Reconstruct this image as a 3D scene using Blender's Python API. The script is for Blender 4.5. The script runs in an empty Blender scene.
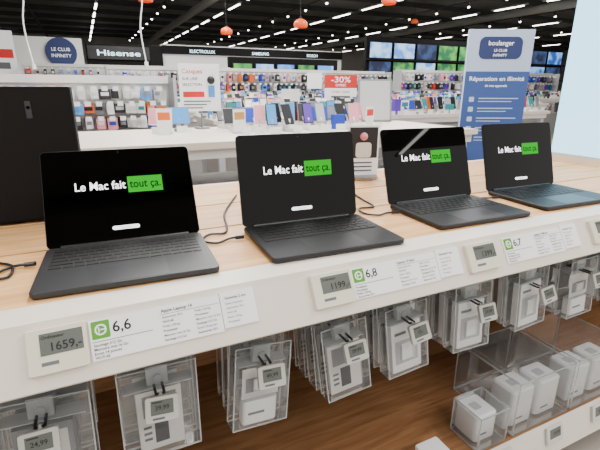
import bpy, math, random
from mathutils import Matrix, Vector
R=random.Random(7)
TZ=0.9
# ---------------------------------------------------------------- materials
MATS={}
def srgb(c):
    return tuple(((x/255)/12.92 if x/255<=.04045 else ((x/255+.055)/1.055)**2.4) for x in c)
def mat(name,col,rough=.5,metal=0,emit=0,spec=.5,coat=0,noise=0,nscale=40,only=False):
    if name in MATS: return MATS[name]
    m=bpy.data.materials.new(name); m.use_nodes=True
    nt=m.node_tree; b=nt.nodes['Principled BSDF']
    c=srgb(col)+(1,)
    b.inputs['Base Color'].default_value=c if not only else (0.001,.001,.001,1)
    b.inputs['Roughness'].default_value=rough
    b.inputs['Metallic'].default_value=metal
    b.inputs['Specular IOR Level'].default_value=spec
    b.inputs['Coat Weight'].default_value=coat
    if emit:
        b.inputs['Emission Color'].default_value=c; b.inputs['Emission Strength'].default_value=emit
    if noise:
        tc=nt.nodes.new('ShaderNodeTexCoord'); n=nt.nodes.new('ShaderNodeTexNoise'); n.inputs['Scale'].default_value=nscale
        r=nt.nodes.new('ShaderNodeValToRGB')
        r.color_ramp.elements[0].color=tuple(x*(1-noise) for x in c[:3])+(1,)
        r.color_ramp.elements[1].color=tuple(min(1,x*(1+noise)) for x in c[:3])+(1,)
        nt.links.new(tc.outputs['Object'],n.inputs['Vector']); nt.links.new(n.outputs['Fac'],r.inputs['Fac']); nt.links.new(r.outputs['Color'],b.inputs['Base Color'])
    MATS[name]=m; return m
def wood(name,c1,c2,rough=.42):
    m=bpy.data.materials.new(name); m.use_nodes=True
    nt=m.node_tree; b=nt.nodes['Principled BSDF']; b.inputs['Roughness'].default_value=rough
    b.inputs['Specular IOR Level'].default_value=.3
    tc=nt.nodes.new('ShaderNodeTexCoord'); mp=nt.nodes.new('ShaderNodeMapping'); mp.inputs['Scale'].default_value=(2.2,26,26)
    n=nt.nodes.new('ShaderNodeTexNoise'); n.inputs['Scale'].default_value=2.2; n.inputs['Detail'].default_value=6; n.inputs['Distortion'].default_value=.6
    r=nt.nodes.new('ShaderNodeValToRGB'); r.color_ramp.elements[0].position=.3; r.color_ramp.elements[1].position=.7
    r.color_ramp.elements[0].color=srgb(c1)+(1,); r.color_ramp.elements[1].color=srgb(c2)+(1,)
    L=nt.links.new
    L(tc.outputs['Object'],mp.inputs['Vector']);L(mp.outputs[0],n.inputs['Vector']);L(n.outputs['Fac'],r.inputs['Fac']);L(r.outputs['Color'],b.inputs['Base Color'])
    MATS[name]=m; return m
def clear(name,tint=(235,240,242),op=.16,edge=.75):
    m=bpy.data.materials.new(name); m.use_nodes=True; nt=m.node_tree; nt.nodes.clear()
    o=nt.nodes.new('ShaderNodeOutputMaterial'); t=nt.nodes.new('ShaderNodeBsdfTransparent'); g=nt.nodes.new('ShaderNodeBsdfGlossy'); g.inputs['Roughness'].default_value=.06
    d=nt.nodes.new('ShaderNodeBsdfDiffuse'); d.inputs['Color'].default_value=srgb(tint)+(1,)
    a=nt.nodes.new('ShaderNodeMixShader'); a.inputs[0].default_value=op
    fr=nt.nodes.new('ShaderNodeLayerWeight'); fr.inputs['Blend'].default_value=.3
    mu=nt.nodes.new('ShaderNodeMath'); mu.operation='MULTIPLY'; mu.inputs[1].default_value=edge
    b=nt.nodes.new('ShaderNodeMixShader'); L=nt.links.new
    L(t.outputs[0],a.inputs[1]);L(d.outputs[0],a.inputs[2]);L(fr.outputs['Fresnel'],mu.inputs[0]);L(mu.outputs[0],b.inputs[0]);L(a.outputs[0],b.inputs[1]);L(g.outputs[0],b.inputs[2]);L(b.outputs[0],o.inputs[0])
    MATS[name]=m; return m
white=mat('white_laminate',(230,220,206),.4,noise=.02)
paper=mat('paper',(252,252,252),.6)
ink=mat('ink',(26,26,29),.7)
inkg=mat('ink_grey',(105,107,111),.7)
tagw=mat('tag_plastic',(228,222,200),.4)
tagg=mat('tag_plastic_grey',(205,204,198),.4)
lcd=mat('lcd_grey',(100,104,98),.25)
labgreen=mat('label_green',(80,155,30),.5)
oak=wood('oak_planks',(206,150,94),(234,186,130))
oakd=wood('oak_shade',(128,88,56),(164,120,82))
laptopm=mat('anodised_dark',(56,56,58),.45,metal=.6)
laptop2=mat('anodised_midnight',(45,45,48),.48,metal=.5)
keym=mat('keycap_black',(10,10,11),.5)
wellm=mat('key_well',(28,28,30),.5)
padm=mat('trackpad',(60,60,62),.38,metal=.6)
glassm=mat('screen_glass',(2,2,2),.02,spec=.27)
dispm=mat('display_black',(1,1,1),.02,spec=.27)
txtw=mat('screen_white',(245,245,250),.5,emit=1.8)
txtg=mat('screen_green',(0,228,0),.5,emit=.85,only=True,spec=.2)
txtk=mat('screen_text_black',(1,6,1),.6,spec=.2)
black=mat('black_plastic',(18,18,20),.4)
blackm=mat('black_matte',(18,17,18),.75,spec=.2)
steel=mat('steel',(150,150,152),.3,metal=1)
darksteel=mat('dark_steel',(70,70,72),.35,metal=.9)
greyap=mat('grey_apron',(150,148,144),.6)
cl=clear('clear_acrylic',op=.06)
cle=clear('clear_acrylic_edge',op=.5)
PAL=[mat('prod_black',(20,20,22)),mat('prod_black2',(40,40,44)),mat('prod_white',(242,242,242)),mat('prod_white2',(224,222,218)),mat('prod_grey',(130,132,136)),mat('prod_silver',(185,186,190)),
 mat('prod_blue',(25,65,185)),mat('prod_teal',(25,130,135)),mat('prod_red',(210,35,30)),mat('prod_orange',(232,105,30)),mat('prod_tan',(190,138,80)),mat('prod_purple',(95,60,175)),mat('prod_pink',(225,145,158)),mat('prod_sky',(80,155,228))]
# ---------------------------------------------------------------- mesh builder
TC={}
def glyphs(s):
    if s in TC: return TC[s]
    cu=bpy.data.curves.new('t','FONT'); cu.body=s; cu.size=1; cu.resolution_u=3; cu.offset=.012
    ob=bpy.data.objects.new('t',cu)
    me=bpy.data.meshes.new_from_object(ob)
    vs=[v.co.copy() for v in me.vertices]; fs=[tuple(p.vertices) for p in me.polygons]
    bpy.data.objects.remove(ob); bpy.data.curves.remove(cu); bpy.data.meshes.remove(me)
    if vs:
        x0=min(v.x for v in vs); x1=max(v.x for v in vs)
    else: x0=x1=0
    TC[s]=(vs,fs,x0,x1); return TC[s]
class MB:
    def __init__(s): s.v=[];s.f=[];s.m=[];s.mats=[];s.M=Matrix();s.sm=[]
    def mi(s,m):
        if m not in s.mats: s.mats.append(m)
        return s.mats.index(m)
    def add(s,vs,fs,m,smooth=False):
        o=len(s.v); s.v+=[s.M@Vector(v) for v in vs]; k=s.mi(m)
        for f in fs: s.f.append([i+o for i in f]); s.m.append(k); s.sm.append(smooth)
    def box(s,x0,x1,y0,y1,z0,z1,m):
        s.add([(x0,y0,z0),(x1,y0,z0),(x1,y1,z0),(x0,y1,z0),(x0,y0,z1),(x1,y0,z1),(x1,y1,z1),(x0,y1,z1)],
          [(0,3,2,1),(4,5,6,7),(0,1,5,4),(1,2,6,5),(2,3,7,6),(3,0,4,7)],m)
    def rbox(s,x0,x1,y0,y1,z0,z1,r,m,ch=0,n=5):
        def ring(z,ins):
            rr=max(r-ins,1e-4);P=[]
            for cx,cy,a0 in ((x1-r,y1-r,0),(x0+r,y1-r,90),(x0+r,y0+r,180),(x1-r,y0+r,270)):
                for i in range(n+1):
                    a=math.radians(a0+90*i/n); P.append((cx+rr*math.cos(a),cy+rr*math.sin(a),z))
            return P
        rings=[ring(z0,ch),ring(z0+ch,0),ring(z1-ch,0),ring(z1,ch)] if ch else [ring(z0,0),ring(z1,0)]
        N=4*(n+1); vs=sum(rings,[]); fs=[tuple(range(N))[::-1],tuple(range(N*(len(rings)-1),N*len(rings)))]
        for k in range(len(rings)-1):
            for i in range(N): j=(i+1)%N; fs.append((k*N+i,k*N+j,(k+1)*N+j,(k+1)*N+i))
        s.add(vs,fs,m)
    def prof(s,pts,x0,x1,m):
        n=len(pts); s.add([(x0,y,z) for y,z in pts]+[(x1,y,z) for y,z in pts],[tuple(range(n)),tuple(range(n,2*n))[::-1]]+[(i,(i+1)%n+0,(i+1)%n+n,i+n)[::-1] for i in range(n)],m)
    def cyl(s,p0,p1,r,m,n=10,r1=None):
        p0=Vector(p0);p1=Vector(p1);d=(p1-p0).normalized(); a=d.orthogonal().normalized(); b=d.cross(a); r1=r if r1 is None else r1
        vs=[p0+(a*math.cos(2*math.pi*i/n)+b*math.sin(2*math.pi*i/n))*r for i in range(n)]+[p1+(a*math.cos(2*math.pi*i/n)+b*math.sin(2*math.pi*i/n))*r1 for i in range(n)]
        s.add(vs,[tuple(range(n))[::-1],tuple(range(n,2*n))]+[(i,(i+1)%n,(i+1)%n+n,i+n) for i in range(n)],m)
    def sph(s,c,r,m,n=16,k=10,zs=1,cut=0):
        vs=[];fs=[]
        for j in range(k+1):
            t=math.pi*j/k*(1-cut)
            for i in range(n):
                p=2*math.pi*i/n; vs.append((c[0]+r*math.sin(t)*math.cos(p),c[1]+r*math.sin(t)*math.sin(p),c[2]+zs*r*math.cos(t)))
        for j in range(k):
            for i in range(n): fs.append((j*n+i,(j+1)*n+i,(j+1)*n+(i+1)%n,j*n+(i+1)%n))
        s.add(vs,fs,m,True)
    def tube(s,pts,r,m,n=8):
        P=[Vector(p) for p in pts]; Q=[]
        for i in range(len(P)-1):
            a=P[max(i-1,0)];b=P[i];c=P[i+1];d=P[min(i+2,len(P)-1)]
            for k in range(6):
                t=k/6; Q.append(.5*((2*b)+(c-a)*t+(2*a-5*b+4*c-d)*t*t+(3*b-a-3*c+d)*t**3))
        Q.append(P[-1]); vs=[];fs=[]
        up=Vector((0,0,1))
        for i,q in enumerate(Q):
            d=(Q[min(i+1,len(Q)-1)]-Q[max(i-1,0)]).normalized(); a=d.cross(up) if abs(d.z)<.8 else d.cross(Vector((0,1,0)))
            a.normalize(); b=d.cross(a)
            vs+=[q+(a*math.cos(2*math.pi*k/n)+b*math.sin(2*math.pi*k/n))*r for k in range(n)]
        for i in range(len(Q)-1):
            for k in range(n): fs.append((i*n+k,i*n+(k+1)%n,(i+1)*n+(k+1)%n,(i+1)*n+k))
        s.add(vs,fs,m,True)
    def text(s,t,size,x,y,z,m,w=None,align='l'):
        vs,fs,a,b=glyphs(t)
        sx=size if w is None else w/(b-a)
        off={'l':-a*sx,'c':-(a+b)/2*sx,'r':-b*sx}[align]
        s.add([(x+off+v.x*sx,y+v.y*size,z) for v in vs],fs,m)
    def build(s,name,loc=None,rot=0,bevel=0):
        me=bpy.data.meshes.new(name); o=Vector((0,0,0))
        if loc is None:
            xs=[v.x for v in s.v];ys=[v.y for v in s.v];zs=[v.z for v in s.v]
            o=Vector(((min(xs)+max(xs))/2,(min(ys)+max(ys))/2,min(zs))); 
        me.from_pydata([v-o for v in s.v],[],s.f); 
        for m in s.mats: me.materials.append(m)
        for p,k,q in zip(me.polygons,s.m,s.sm): p.material_index=k; p.use_smooth=q
        me.update(); ob=bpy.data.objects.new(name,me); bpy.context.scene.collection.objects.link(ob)
        ob.location=o if loc is None else loc; ob.rotation_euler=(0,0,rot)
        if bevel:
            b=ob.modifiers.new('bevel','BEVEL'); b.width=bevel; b.segments=2; b.limit_method='ANGLE'
        return ob
def frame(o,xa,ya):
    x=Vector(xa).normalized(); y=Vector(ya).normalized(); z=x.cross(y)
    return Matrix(((x.x,y.x,z.x,o[0]),(x.y,y.y,z.y,o[1]),(x.z,y.z,z.z,o[2]),(0,0,0,1)))
# ---------------------------------------------------------------- laptops
def laptop(X,Y,yaw,tilt,body):
    b=MB(); W,D=.3126,.221; h=W/2
    b.rbox(-h,h,0,D,.0025,.0125,.012,body,ch=.0012)
    for fx in (-.13,.13):
        for fy in (.02,D-.02): b.cyl((fx,fy,0),(fx,fy,.003),.006,black)
    b.box(-.025,.025,-.0003,.004,.0108,.0127,wellm)
    b.rbox(-.141,.141,.098,.211,.0124,.0127,.003,wellm)
    rows=[(.1005,[1.25,1,1,1.25,5.2,1.25,1,1,1,1]),(.1185,[2.3]+[1]*10+[2.3]),(.1365,[1.8]+[1]*11+[1.8]),(.1545,[1.5]+[1]*12+[1.05]),(.1725,[1]*13+[1.6]),(.1905,[1.5]+[1]*13)]
    for y0,ks in rows:
        tot=sum(ks); u=(.278-.0028*(len(ks)-1))/tot; x=-.139
        for k in ks:
            w=k*u; b.box(x,x+w,y0,y0+.0152,.0125,.0137,keym); x+=w+.0028
    b.rbox(-.066,.066,.006,.088,.0124,.01275,.004,padm)
    for sx in (-1,1): b.box(sx*.148-.0035,sx*.148+.0035,.105,.205,.0124,.01265,wellm)
    b.cyl((-.13,D-.001,.0115),(.13,D-.001,.0115),.0055,black,12)
    a=math.radians(tilt)
    b.M=frame((0,D-.001,.013),(1,0,0),(0,math.sin(a),math.cos(a)))
    b.rbox(-h,h,-.001,.2155,-.0045,-.0008,.010,body,ch=.0008)
    b.rbox(-h+.0012,h-.0012,.0002,.2143,-.0009,0,.009,glassm)
    b.rbox(-h+.006,h-.006,.012,.2095,0,.0002,.005,dispm)
    b.box(-.017,.017,.2035,.2096,0,.0004,glassm)
    b.cyl((0,.2075,.0004),(0,.2075,.0006),.0015,wellm,8)
    z=.0006
    b.text('Le Mac fait',.027,-.094,.120,z,txtw,w=.103)
    b.box(.013,.088,.109,.147,.0002,z,txtg)
    b.text('tout ça.',.027,.017,.120,z+.0004,txtk,w=.067)
    b.rbox(-.028,.028,.026,.0345,.0002,z,.004,txtw)
    b.text('En savoir plus',.004,0,.0288,z+.0004,txtk,align='c')
    b.M=Matrix()
    return b.build('laptop',(X,Y,TZ+.0005),math.radians(yaw))
laptop(.034,.245,-3.6,31.3,laptopm)
laptop(.450,.220,-2.9,10.4,laptop2)
laptop(.900,.246,-2.1,18.0,laptop2)
laptop(1.293,.249,-2.7,15.5,laptop2)
# ---------------------------------------------------------------- display table
X0,X1=-1.3,2.7
t=MB()
for y0,y1 in ((.24,.506),(.514,.726),(.734,1.0)): t.box(X0,X1,y0,y1,TZ-.03,TZ,oak)
t.box(X0,X1,.24,1.0,TZ-.05,TZ-.012,blackm)
t.prof([(.24,.900),(.178,.900),(.173,.890),(.129,.814),(.135,.808),(.20,.83),(.24,.85)],X0,X1,white)
t.box(X0,X1,1.0,1.02,TZ-.05,TZ,white)
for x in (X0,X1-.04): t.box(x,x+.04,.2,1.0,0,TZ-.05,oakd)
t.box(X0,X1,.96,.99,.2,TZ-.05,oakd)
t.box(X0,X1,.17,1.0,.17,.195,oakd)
t.prof([(.17,.215),(.155,.215),(.135,.12),(.17,.12)],X0,X1,white)
t.box(X0,X1,.25,.95,0,.17,blackm)
t.cyl((X0,.6,.655),(X1,.6,.655),.010,darksteel)
t.cyl((X0,.6,.80),(X1,.6,.80),.010,darksteel)
for x in (-.6,.8,2.0): t.box(x-.012,x+.012,.59,.61,.195,.85,darksteel)
t.build('display_table')
up=Vector((0,.044,.076)).normalized()
def railM(x,d=0,drop=0): 
    o=Vector((x,.173,.890))-up*drop; n=Vector((1,0,0)).cross(up)
    return frame(o+n*d,(1,0,0),up)
def etag(b,w,h,price,M):
    b.M=M
    b.rbox(0,w,-h,0,-.0005,.010,.004,tagw,ch=.001)
    b.box(w*.22,w*.93,-h*.60,-h*.12,.0098,.0106,lcd)
    b.text(price,h*.26,w*.90,-h*.52,.011,ink,align='r')
    b.text('Ordinateur',h*.10,w*.25,-h*.24,.011,ink)
    b.box(w*.22,w*.5,-h*.82,-h*.74,.0098,.0104,inkg)
    b.M=Matrix()
spec=['Processeur','Memoire vive 16 Go','Stockage 512 Go','Ecran 14 pouces','Autonomie 18 h','Wi-Fi 6E','Poids 1,24 kg']
def plabel(x0,x1,score,hd):
    b=MB(); b.M=railM(x0,.0004,.002); w=x1-x0; h=.062
    b.box(0,w*.765,-h,0,0,.0035,paper); b.box(w*.77,w,-h+.004,.003,0,.0045,paper); z=.0042; zf=.0038
    b.rbox(.003,.029,-.030,-.003,.003,zf,.002,labgreen)
    b.rbox(.0075,.0245,-.025,-.008,zf,.0042,.008,paper); b.rbox(.010,.022,-.0225,-.0105,.0042,.0045,.0058,labgreen)
    b.box(.0155,.0235,-.0175,-.0155,.0045,.0048,paper); b.box(.0125,.0145,-.0205,-.0125,.0045,.0048,paper)
    b.text(score,.023,.033,-.024,z,ink)
    b.box(.003,w*.34,-.0345,-.0335,.003,zf,inkg)
    for i in range(4): b.text(R.choice(spec),.0058,.004,-.041-.0062*i,z,ink)
    b.text(hd,.0075,w*.40,-.010,z,ink)
    b.box(w*.39,w*.76,-.0135,-.0128,.003,zf,inkg)
    for c in (.40,.60):
        for i in range(6): b.text(spec[(i+int(c*10))%7],.0050,w*c,-.0195-.0073*i,z,ink if i%2 else inkg)
    b.text('Garantie 2 ans',.0065,w*.80,-.010,.005,ink)
    for i in range(5): b.text(spec[(i+3)%7],.0046,w*.80,-.019-.0078*i,.005,inkg)
    b.M=Matrix(); b.build('product_label')
for x0,xp,x1,pr,sc,hd in ((-.121,-.038,.229,'1659,-','6,6','Apple Laptop 14'),(.341,.432,.714,'1199,-','6,8','Laptop 13 Noir'),(.734,.857,1.130,'1399,-','6,7','Laptop 13 Minuit'),(1.183,1.285,1.56,'1799,-','6,9','Laptop 14 Noir')):
    b=MB(); etag(b,min(xp-x0-.003,.092),.066,pr,railM(x0,0)); b.build('electronic_price_tag')
    plabel(xp,x1,sc,hd)
# ---------------------------------------------------------------- hanging security boxes
def sbox(X,kind,price,w=.125,h=.21,dz=0,sw=0,n=4):
    b=MB()
    for dx in (-.008,.008): b.cyl((X+dx,.262,.655),(X+dx,.6,.655),.0028,darksteel,8)
    b.cyl((X-.008,.262,.655),(X+.008,.262,.655),.0028,darksteel,8)
    b.cyl((X,.245,.652),(X,.265,.655),.004,tagg,8)
    b.build('display_hook')
    b=MB(); b.M=Matrix.Translation((X,.244,.664))@Matrix.Rotation(math.radians(68),4,'X')@Matrix.Rotation(math.radians(R.uniform(-6,6)),4,'Z')
    b.rbox(-.031,.031,-.048,0,-.004,.006,.005,tagg,ch=.001)
    b.box(-.021,.021,-.034,-.007,.006,.0066,lcd)
    b.text(price,.012,0,-.025,.007,ink,align='c'); b.box(-.018,.004,-.043,-.039,.006,.0066,inkg); b.box(-.018,.0,-.0115,-.0095,.006,.007,ink)
    b.build('electronic_price_tag')
    b=MB()
    for k in range(n):
        yc=.305+k*.056; b.M=Matrix.Translation((X,yc,.66))@Matrix.Rotation(math.radians(sw*(1-.3*k)+R.uniform(-2,2)),4,'Y')@Matrix.Rotation(math.radians(R.uniform(-5,5)),4,'Z')@Matrix.Rotation(math.radians(-3),4,'X')
        z1=.035+dz; z0=z1-h; x0,x1=-w/2,w/2; d=.022
        b.rbox(x0,x1,-d,d,z0,z1,.006,cl,n=3)
        e=.0022
        for xx in (x0,x1-e):
            for yy in (-d,d-e): b.box(xx,xx+e,yy,yy+e,z0+.003,z1-.003,cle)
        for zz in (z0,z1-e):
            b.box(x0,x1,-d,-d+e,zz,zz+e,cle); b.box(x0,x1,d-e,d,zz,zz+e,cle)
        b.box(x0+.01,x1-.01,-d+.003,d-.003,z1-.048,z1-.046,cle)
        b.rbox(-.022,.022,-.010,.010,z1-.045,z1-.004,.004,cle,n=2)
        b.cyl((0,-.012,z1-.03),(0,.012,z1-.03),.008,PAL[5],12)
        kd=kind if k==0 else R.choice([kind,kind,'white'])
        if kd=='adapter':
            b.rbox(-.042,.042,-.016,.016,z0+.006,z0+.065,.008,PAL[2],n=3); b.box(-.045,.045,-.010,-.009,z0+.07,z0+.145,PAL[3])
            b.box(-.036,.036,-.0108,-.010,z0+.085,z0+.12,PAL[4]); b.rbox(-.018,.018,-.0125,-.0108,z0+.088,z0+.118,.004,PAL[2],n=2)
            b.box(-.03,.01,-.0165,-.016,z0+.03,z0+.036,inkg)
        elif kd=='cable':
            b.box(-.045,.045,-.006,.006,z0+.006,z0+.145,PAL[3]); b.box(-.034,.034,-.0066,-.006,z0+.085,z0+.135,PAL[4]); b.box(-.014,.014,-.0067,-.006,z0+.02,z0+.075,PAL[1])
            for i in range(3): b.box(-.036,-.02,-.0067,-.006,z0+.03+i*.014,z0+.036+i*.014,inkg)
        elif kd=='white':
            b.box(-.046,.046,-.014,.014,z0+.006,z0+.150,PAL[2]); b.box(-.036,.036,-.0146,-.014,z0+.03,z0+.10,PAL[5]); b.rbox(-.02,.02,-.016,-.0146,z0+.04,z0+.09,.008,PAL[2],n=3); b.box(-.036,0,-.0146,-.014,z0+.118,z0+.126,inkg)
        else:
            b.box(-.05,.05,-.014,.014,z0+.006,z0+.145,PAL[4]); b.box(-.04,.04,-.0146,-.014,z0+.05,z0+.13,PAL[3]); b.box(-.04,.0,-.0146,-.014,z0+.02,z0+.035,ink); b.rbox(-.02,.02,-.017,-.0146,z0+.06,z0+.12,.006,PAL[1],n=3)
        b.M=Matrix()
    b.build('security_box')
for X,k,p,w,sw,n,dz in ((-.145,'grey','24,99',.17,3,4,0),(.062,'cable','39,99',.155,2,3,.004),(.289,'adapter','49,99',.135,5,3,-.008),(.500,'cable','29,99',.125,-6,4,-.008),(.690,'white','25,-',.13,-7,3,0),(.93,'white','59,99',.13,-4,4,.01),(1.18,'white','49,99',.14,-2,2,.02),(1.43,'adapter','19,99',.13,-3,4,0),(1.66,'white','29,99',.12,-3,3,0)):
    sbox(X,k,p,w,.205,dz,sw,n)
def case(x0,x1,y0,y1,z1,items,ih=.115,rows=1,sp=.86):
    b=MB(); z0=.1955; b.rbox(x0,x1,y0,y1,z0,z1,.006,cl,n=3); e=.003
    for xx in (x0,x1-e):
        for yy in (y0,y1-e): b.box(xx,xx+e,yy,yy+e,z0,z1,cle)
    for zz in (z0,z1-e):
        for yy in (y0,y1-e): b.box(x0,x1,yy,yy+e,zz,zz+e,cle)
        for xx in (x0,x1-e): b.box(xx,xx+e,y0,y1,zz,zz+e,cle)
    for r in range(rows):
      for i in range(items):
        w=(x1-x0-.02)/items; xa=x0+.015+i*w; yy=y0+.025+r*.12
        b.rbox(xa,xa+w*sp,yy,yy+.09,z0+.003,z0+ih,.014,PAL[2],ch=.006,n=4)
        b.box(xa+w*.15,xa+w*.45,yy-.0008,yy+.001,z0+.03,z0+.036,inkg); b.rbox(xa+w*.2,xa+w*.5,yy+.03,yy+.06,z0+ih,z0+ih+.001,.004,PAL[5],n=2)
    b.build('acrylic_display_case')
case(1.07,1.335,.19,.44,.385,2,.135,1,.82); case(1.35,1.62,.19,.44,.385,2,.135,1,.82); case(.92,1.04,.19,.30,.315,1,.10)
b=MB(); b.rbox(.73,.81,.19,.25,.1955,.255,.006,PAL[2],ch=.002); b.box(.745,.795,.1895,.191,.21,.24,PAL[5]); b.build('charger_box')
for x in (1.17,1.40,.94):
    b=MB(); b.M=frame((x,.1535,.2145),(1,0,0),(0,.02,.095)); b.rbox(0,.075,-.055,0.004,0,.008,.004,tagg,ch=.001); b.box(.012,.063,-.036,-.004,.008,.0086,lcd); b.text('39,99',.015,.06,-.025,.009,ink,align='r'); b.M=Matrix(); b.build('electronic_price_tag')
# cables
def cable(pts,r=.0028,name='charging_cable'):
    b=MB(); b.tube([(x,y,TZ+z) for x,y,z in pts],r,black); p=pts[0]; q=pts[1]
    d=(Vector(q)-Vector(p)).normalized()*.02; b.cyl((p[0],p[1],TZ+p[2]),(p[0]+d.x,p[1]+d.y,TZ+p[2]+d.z),.0045,black); b.build(name)
cable([(-.124,.415,.008),(-.16,.425,.005),(-.19,.40,.004),(-.20,.375,.004),(-.165,.375,.004),(-.165,.43,.004),(-.20,.47,.004),(-.26,.56,.004),(-.33,.70,.004)])
cable([(.290,.395,.008),(.26,.405,.005),(.225,.39,.004),(.20,.42,.004),(.225,.455,.004),(.26,.45,.004),(.28,.50,.004),(.31,.62,.004),(.40,.8,.004)])
cable([(.740,.41,.008),(.71,.425,.005),(.68,.42,.004),(.655,.45,.004),(.67,.50,.004),(.72,.50,.004),(.74,.6,.004),(.80,.85,.004)])
cable([(1.132,.415,.008),(1.10,.43,.005),(1.07,.46,.004),(1.09,.53,.004),(1.12,.62,.004),(1.1,.85,.004)])
# computer tower
b=MB(); b.rbox(-.33,-.027,.745,.97,.906,1.233,.006,blackm,ch=.002); b.box(-.325,-.032,.742,.746,.912,1.226,blackm)
b.box(-.128,-.116,.7405,.743,1.16,1.20,darksteel); b.cyl((-.122,.7405,1.185),(-.122,.743,1.185),.004,steel)
for i in range(8): b.box(-.30,-.24,.7408,.743,.94+i*.012,.944+i*.012,darksteel)
for x in (-.31,-.05):
    for y in (.77,.95): b.cyl((x,y,.9005),(x,y,.907),.012,black)
b.build('computer_tower')
lb=mat('lightbox_blue',(160,218,248),.4,emit=2.4)
b=MB(); b.box(2.02,2.10,.26,.88,.9005,.935,white); b.box(2.03,2.09,.26,.88,.93,2.3,white); b.box(2.018,2.03,.265,.875,.94,2.29,lb); b.build('lightbox_panel')
# ---------------------------------------------------------------- background fixtures
def table(x0,x1,y0,y1,z,name='product_table'):
    b=MB(); b.box(x0,x1,y0,y1,z-.04,z,white); b.box(x0+.03,x1-.03,y0+.03,y1-.03,z-.10,z-.04,PAL[3])
    for x in (x0+.05,(x0+x1)/2,x1-.11):
        for y in (y0+.05,y1-.11): b.box(x,x+.06,y,y+.06,0,z-.1,PAL[5])
    b.box(x0+.08,x1-.08,y0+.2,y1-.2,.0,.6,greyap)
    return b.build(name)
def devices(x0,x1,y0,y1,z,step=.24,rows=2,name='smartphone_display'):
    b=MB()
    for r in range(rows):
        y=y0+(y1-y0)*(r+.5)/rows; x=x0
        while x<x1:
            xx=x+R.uniform(-.03,.03); k=R.random(); T=Matrix.Translation((xx,y+R.uniform(-.04,.04),z+.0005))@Matrix.Rotation(R.uniform(-.35,.35),4,'Z')
            b.M=T
            if k<.6:
                b.cyl((0,0,0),(0,0,.02),.04,R.choice(PAL[2:6]),12); b.cyl((0,0,.02),(0,.01,.09),.009,R.choice([PAL[5],PAL[2]]),8)
                w=R.choice([.038,.038,.038,.04,.04,.08]); hh=.15 if w<.05 else .12
                b.M=T@Matrix.Translation((0,0,.05))@Matrix.Rotation(math.radians(R.uniform(-30,-12)),4,'X')
                b.rbox(-w,w,-.006,.003,0,hh,.003,R.choice(PAL[0:6]),n=2); b.box(-w+.004,w-.004,-.0075,-.006,.005,hh-.005,R.choice(PAL[0:2]+PAL[0:2]+PAL[4:8]+PAL[11:14]+[PAL[2]]))
            elif k<.8:
                b.rbox(-.05,.05,-.03,.03,0,R.uniform(.08,.2),.01,R.choice(PAL[:6]+PAL),n=3)
            else:
                b.box(-.05,.05,-.002,.002,.0,.16,PAL[2]); b.box(-.04,.04,-.004,-.002,.09,.14,R.choice(PAL[6:11])); b.box(-.05,.05,-.03,.03,0,.006,PAL[5])
            b.M=T; b.box(-.045,.03,-.10,-.095,0,.045,PAL[2])
            b.M=Matrix(); x+=step*R.uniform(.7,1.2)
    b.build(name)
table(-.6,2.75,2.0,3.0,.93); devices(.45,.68,2.5,2.8,.93,.2,2); devices(.98,2.1,2.35,2.95,.93,.14,4)
table(1.1,6.0,3.7,4.6,.93); devices(1.15,5.9,3.75,4.5,.93,.13,5)
table(.9,8.5,5.5,6.4,.95); devices(1.0,8.4,5.6,6.3,.95,.15,4)
table(1.5,12,7.4,8.3,.98); devices(1.6,11.9,7.5,8.2,.98,.18,4)
def gondola(x0,x1,y,h,name='accessory_gondola',rows=4,zlo=.5,step=.13,hdr=PAL[3]):
    b=MB(); b.box(x0,x1,y,y+.06,0,h,PAL[3]); b.box(x0,x1,y-.35,y,0,.16,white); b.box(x0-.03,x0,y-.3,y+.06,0,h+.02,PAL[5]); b.box(x1,x1+.03,y-.3,y+.06,0,h+.02,PAL[5])
    b.box(x0,x1,y-.04,y,h-.03,h+.04,hdr)
    for r in range(rows):
        z=h-.08-r*(h-zlo)/rows; x=x0+.08; hh=(h-zlo)/rows*.8
        while x<x1-.05:
            w=R.uniform(.03,.052); c=R.choice(PAL[:6]+PAL[:5]+PAL); dy=R.uniform(.1,.26)
            b.cyl((x,y,z),(x,y-.3,z),.004,steel,6); b.box(x-w,x+w,y-dy-.02,y-.05,z-hh*R.uniform(.8,1),z-.005,c)
            b.box(x-w*.7,x+w*.7,y-dy-.022,y-dy-.02,z-hh*.6,z-hh*.3,R.choice(PAL[:6]+PAL)); b.box(x-.025,x+.025,y-.31,y-.3,z-.02,z+.02,PAL[2]); x+=step*R.uniform(.85,1.1)
    b.build(name)
gondola(-1.6,.80,4.3,1.30,rows=6,step=.10)
gondola(.5,7.5,9.8,1.62,rows=5,step=.14)
gondola(8.2,15,10.2,1.7,rows=5,step=.16)
gondola(-1.2,4,12.6,1.75,rows=5,step=.18)
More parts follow.
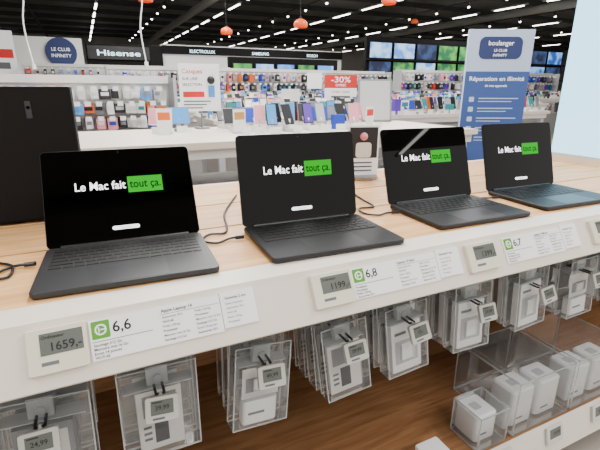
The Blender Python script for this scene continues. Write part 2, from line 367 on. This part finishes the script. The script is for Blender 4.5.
# signs
def sign(cx,cy,z0,z1,w,rot,face,draw=None,name='promo_sign',foot=None,t=.01):
    b=MB(); b.M=Matrix.Translation((cx,cy,0))@Matrix.Rotation(rot,4,'Z')
    b.box(-w/2,w/2,-t/2,t/2,z0,z1,face)
    if foot is not None:
        f=foot+.0005; b.cyl((0,0,f+.01),(0,0,z0),.008,steel); b.cyl((0,0,f),(0,0,f+.012),.06,steel,16)
    if draw:
        b.M=b.M@frame((0,-t/2-.001,z0),(1,0,0),(0,0,1)); draw(b,w,z1-z0)
    b.M=Matrix(); return b.build(name)
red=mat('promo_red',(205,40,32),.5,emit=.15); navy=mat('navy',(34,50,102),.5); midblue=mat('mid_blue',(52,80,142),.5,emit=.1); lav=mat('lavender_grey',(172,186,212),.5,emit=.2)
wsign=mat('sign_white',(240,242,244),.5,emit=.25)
def d1(b,w,h):
    b.text('Casques',.045,-w*.42,h*.80,0,red); b.text('SUR UNE',.028,-w*.42,h*.66,0,ink); b.text('SELECTION',.028,-w*.42,h*.54,0,ink)
    b.box(-w*.42,w*.1,h*.30,h*.42,0,.002,red)
    for i in range(3): b.box(-w*.42,w*(.05+.1*i),h*(.06+i*.07),h*(.085+i*.07),0,.002,inkg)
    b.sph((w*.28,h*.66,0),.030,PAL[0],12,8); b.box(w*.2,w*.36,h*.3,h*.55,0,.004,PAL[13])
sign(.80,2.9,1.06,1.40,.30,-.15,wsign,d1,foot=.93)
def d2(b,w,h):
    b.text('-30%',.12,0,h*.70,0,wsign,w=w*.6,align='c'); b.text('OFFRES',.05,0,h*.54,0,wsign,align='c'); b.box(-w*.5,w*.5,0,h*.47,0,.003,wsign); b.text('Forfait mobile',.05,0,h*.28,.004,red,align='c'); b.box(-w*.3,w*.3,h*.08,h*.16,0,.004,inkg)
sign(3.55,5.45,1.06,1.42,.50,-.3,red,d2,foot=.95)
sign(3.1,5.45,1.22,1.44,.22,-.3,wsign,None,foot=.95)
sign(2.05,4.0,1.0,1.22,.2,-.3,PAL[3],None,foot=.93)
b=MB(); b.M=Matrix.Translation((2.42,2.92,.9305))@Matrix.Rotation(-.35,4,'Z')@Matrix.Rotation(math.radians(-10),4,'X')
b.rbox(-.16,.16,0,.02,0.003,.385,.006,PAL[4],ch=.002); b.box(-.14,.14,-.003,0,.02,.37,PAL[5]); b.box(-.05,.05,.02,.09,0.025,.04,PAL[5]); b.M=Matrix(); b.build('tablet_display_stand')
def d3(b,w,h):
    b.box(-w*.45,w*.45,h*.35,h*.96,0,.001,PAL[1]); b.sph((0,h*.78,0),w*.13,PAL[12],12,8); b.rbox(-w*.25,w*.25,h*.36,h*.66,0,.004,.01,PAL[3],n=3)
    for i in range(3): b.box(-w*.4,w*.3,h*(.08+i*.08),h*(.11+i*.08),0,.001,inkg)
sign(.93,.88,.913,1.10,.12,-.3,wsign,d3,name='info_card',foot=.9,t=.004)
def d4(b,w,h):
    b.box(-w*.5,w*.5,0,h*.80,0,.002,midblue); 
    b.rbox(-w*.33,w*.33,h*.86,h*.965,0,.003,.05,navy)
    b.text('boulanger',.055,0,h*.925,.004,wsign,align='c'); b.text('LE CLUB',.03,0,h*.895,.004,wsign,align='c'); b.text('INFINITY',.03,0,h*.872,.004,wsign,align='c')
    b.text('Réparation en illimité',.05,0,h*.755,.004,wsign,w=w*.86,align='c'); b.text('de vos appareils',.03,0,h*.725,.004,wsign,align='c')
    for i in range(5):
        b.box(-w*.25,w*(.38-.07*(i%2)),h*(.665-i*.05),h*(.67-i*.05),0,.003,lav); b.box(-w*.25,w*(.28-.07*(i%3)),h*(.650-i*.05),h*(.654-i*.05),0,.003,lav); b.rbox(-w*.4,-w*.32,h*(.65-i*.05),h*(.675-i*.05),0,.003,.008,lav)
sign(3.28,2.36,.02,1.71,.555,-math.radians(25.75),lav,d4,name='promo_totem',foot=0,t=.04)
orange=mat('lamp_orange',(235,90,30),.4,emit=.4)
for x,y,z in ((4.34,8.5,2.5),(3.5,11.1,2.58),(6,7.7,2.95),(1.4,9.7,2.95),(13.5,16,4.0)):
    b=MB(); b.sph((x,y,z),.15,orange,18,10,.8,.35); b.cyl((x,y,z+.1),(x,y,z+.16),.03,black); b.cyl((x,y,z+.15),(x,y,5.2),.006,black,6); b.build('pendant_lamp')
for x,y,zb in ((-.52,6.0,1.5),(.78,5.8,1.55)):
    b=MB(); b.tube([(x,y,5.2),(x+.04,y,4),(x-.03,y+.03,3.1),(x+.05,y,2.4),(x-.01,y,1.95),(x+.02,y,zb)],.009,PAL[2]); b.cyl((x+.02,y,zb-.06),(x+.02,y,zb),.025,PAL[2]); b.build('hanging_power_cord')
# far brand walls
wallw=mat('fixture_white',(222,222,220),.6,emit=.1)
b=MB(); b.box(-4.5,.2,18.1,18.3,0,2.9,wallw)
for i in range(5):
    for j in range(2): b.rbox(-4.3+i*.9,-3.6+i*.9,17.5,18.1,.0+j*.9,.86+j*.9,.02,PAL[2],n=2); b.cyl((-3.95+i*.9,17.5,.45+j*.9),(-3.95+i*.9,17.47,.45+j*.9),.24,PAL[0],18)
b.build('washing_machine_wall')
b=MB(); b.M=frame((-.5,18.05,2.40),(1,0,0),(0,0,1)); b.cyl((0,0,0),(0,0,.05),.5,navy,32); b.text('LE CLUB',.16,0,.05,.06,wsign,align='c'); b.text('INFINITY',.16,0,-.16,.06,wsign,align='c'); b.M=Matrix(); b.build('round_sign')
b=MB(); b.box(.35,2.5,18.0,18.1,2.22,2.68,black); b.M=frame((1.42,17.99,2.35),(1,0,0),(0,0,1)); b.text('Hisense',.27,0,0,0,mat('sign_lit',(200,235,250),emit=2),w=1.5,align='c'); b.M=Matrix()
b.box(.3,3.0,18.1,18.4,0,2.75,blackm)
for i in range(3): b.box(.4+i*.85,1.15+i*.85,18.05,18.1,1.5,2.0,PAL[6] if i!=1 else PAL[4])
b.build('brand_display_wall')
b=MB(); b.box(3.0,11.2,18.3,18.6,0,2.85,wallw); b.box(3.0,11.2,18.2,18.3,2.5,2.8,blackm)
for i,s in enumerate(('ELECTROLUX','SAMSUNG','BOSCH')):
    b.M=frame((4.6+i*2.5,18.18,2.56),(1,0,0),(0,0,1)); b.text(s,.17,0,0,0,MATS['sign_lit'],align='c'); b.M=Matrix()
for i in range(11): b.rbox(3.1+i*.73,3.75+i*.73,17.6,18.3,0,1.95 if i%3 else 1.75,.02,PAL[2] if i%4 else PAL[5],n=2); b.box(3.68+i*.73,3.71+i*.73,17.57,17.6,.7,1.4,PAL[4])
b.build('refrigerator_wall')
b=MB(); b.box(-1.9,-1.36,12.7,12.74,0,2.52,wsign); b.box(-1.86,-1.40,12.69,12.7,1.9,2.1,red); b.box(-1.86,-1.5,12.69,12.7,1.65,1.8,inkg); b.build('poster_stand')
def tvs(x0,n,y,z,w,name,cols,stepx=None,rows=1,dz=.8):
    b=MB()
    L=n*(w+.1); b.box(x0-.1,x0+L+.1,y+.1,y+.25,0,z+rows*dz+.1,blackm)
    for r in range(rows):
        b.box(x0-.1,x0+L+.1,y-.15,y+.1,z+r*dz-.07,z+r*dz-.03,blackm)
        for i in range(n):
            xx=x0+i*(w+.1); h=w*.5625; b.box(xx,xx+w,y,y+.05,z+r*dz,z+r*dz+h,black); b.box(xx+.02,xx+w-.02,y-.004,y,z+r*dz+.02,z+r*dz+h-.02,R.choice(cols))
            b.box(xx+w*.3,xx+w*.7,y-.08,y+.1,z+r*dz-.03,z+r*dz,black)
    b.build(name)
def tvm(name,c1,c2,e):
    m=mat(name,c1,.3,emit=e); nt=m.node_tree; bb=nt.nodes['Principled BSDF']; tc=nt.nodes.new('ShaderNodeTexCoord'); n=nt.nodes.new('ShaderNodeTexNoise'); n.inputs['Scale'].default_value=2.5
    r=nt.nodes.new('ShaderNodeValToRGB'); r.color_ramp.elements[0].color=srgb(c1)+(1,); r.color_ramp.elements[1].color=srgb(c2)+(1,); r.color_ramp.elements[0].position=.4; r.color_ramp.elements[1].position=.6
    nt.links.new(tc.outputs['Object'],n.inputs['Vector']);nt.links.new(n.outputs['Fac'],r.inputs['Fac']);nt.links.new(r.outputs['Color'],bb.inputs['Emission Color']); return m
TV=[tvm('tv_green',(30,90,60),(110,200,60),1.2),tvm('tv_blue',(20,70,150),(120,180,235),1.6),tvm('tv_sky',(70,130,200),(200,225,240),1.6),tvm('tv_dark',(20,28,55),(60,90,140),1.0)]
tvs(10.2,10,14.5,.95,1.05,'television_wall',TV,rows=3,dz=.70)
tvs(4.2,5,12.9,1.60,.62,'television_shelf',TV[1:3]+[TV[0]],rows=1,dz=.42)
# ---------------------------------------------------------------- room
fm=mat('floor_tile',(176,168,158),.35,noise=.05,nscale=3)
b=MB(); b.box(-12,48,-8,40,-.05,0,fm); b.build('floor')
cm=mat('ceiling_dark',(112,110,107),.9); bm=mat('beam_dark',(62,62,62),.8); bl=mat('beam_light',(165,165,162),.7)
b=MB(); b.box(-12,48,-8,40,5.2,5.3,cm); b.build('ceiling')
for i in range(16):
    y=-6+i*3; b=MB(); b.box(-12,48,y,y+.12,4.98,5.2,bm); b.build('ceiling_beam')
for i in range(4):
    x=-1.8+i*7.2; b=MB(); b.cyl((x,-8,4.78),(x,40,4.78),.18 if i%2 else .08,bl if i%2 else bm,12); b.build('ceiling_duct')
gw=mat('wall_grey',(160,155,148),.8)
b=MB(); b.box(-12,48,40,40.2,0,5.2,gw); b.build('wall_back')
b=MB(); b.box(-12.2,-12,-8,40,0,5.2,gw); b.build('wall_left')
b=MB(); b.box(48,48.2,-8,40,0,5.2,gw); b.build('wall_right')
lamp=mat('strip_lamp',(255,250,240),emit=12)
for x in (-4.5,1.0,6.5,12,17.5,23.5,29,35):
    b=MB(); y=-7
    while y<38:
        b.box(x-.045,x+.045,y,y+1.5,4.60,4.63,lamp); b.box(x-.04,x+.04,y-.2,y+1.7,4.63,4.69,bl); y+=2.6
    b.build('strip_light')
# track spotlights
for x in (3.6,9.3,15,20.5,26.5):
    b=MB(); b.box(x-.02,x+.02,4,38,4.66,4.70,bm); y=5
    while y<37:
        b.cyl((x,y,4.66),(x-.04,y-.10,4.46),.05,bm,8); b.cyl((x-.04,y-.10,4.46),(x-.043,y-.107,4.45),.05,lamp,8); y+=1.9
    b.build('track_spotlight')
def area(x,y,z,sx,sy,e,rot=(0,0,0),col=(1,.98,.95)):
    l=bpy.data.lights.new('area','AREA'); l.shape='RECTANGLE'; l.size=sx; l.size_y=sy; l.energy=e; l.color=col
    o=bpy.data.objects.new('ceiling_light',l); o.location=(x,y,z); o.rotation_euler=rot; bpy.context.scene.collection.objects.link(o)
area(-2.3,-.6,4.4,.2,3.0,165); area(3.6,-1.2,4.4,.2,3.0,205); area(1.5,-3.6,4.4,3,.2,165); area(1.2,2.6,4.4,.2,2.4,250)
for x,y in ((1,5),(6,6),(3,10),(9,10),(2,15),(8,15),(15,12)): area(x,y,4.4,.3,3.5,280)
w=bpy.data.worlds.new('World'); bpy.context.scene.world=w; w.use_nodes=True
w.node_tree.nodes['Background'].inputs[0].default_value=(1,.97,.92,1); w.node_tree.nodes['Background'].inputs[1].default_value=1.2
# ---------------------------------------------------------------- camera
yaw,pit,rol=math.radians(25.75),math.radians(17.62),math.radians(.19)
fw=Vector((math.sin(yaw)*math.cos(pit),math.cos(yaw)*math.cos(pit),-math.sin(pit))); r=Vector((math.cos(yaw),-math.sin(yaw),0)); u=r.cross(fw)
c,s=math.cos(rol),math.sin(rol)
r2=r*c+u*s; u2=u*c-r*s
cam=bpy.data.cameras.new('camera'); co=bpy.data.objects.new('camera',cam); bpy.context.scene.collection.objects.link(co)
M=Matrix(((r2.x,u2.x,-fw.x,0),(r2.y,u2.y,-fw.y,-.5),(r2.z,u2.z,-fw.z,1.232),(0,0,0,1))); co.matrix_world=M
cam.sensor_width=36; cam.lens=25.92; cam.clip_start=.02; cam.clip_end=200
bpy.context.scene.camera=co
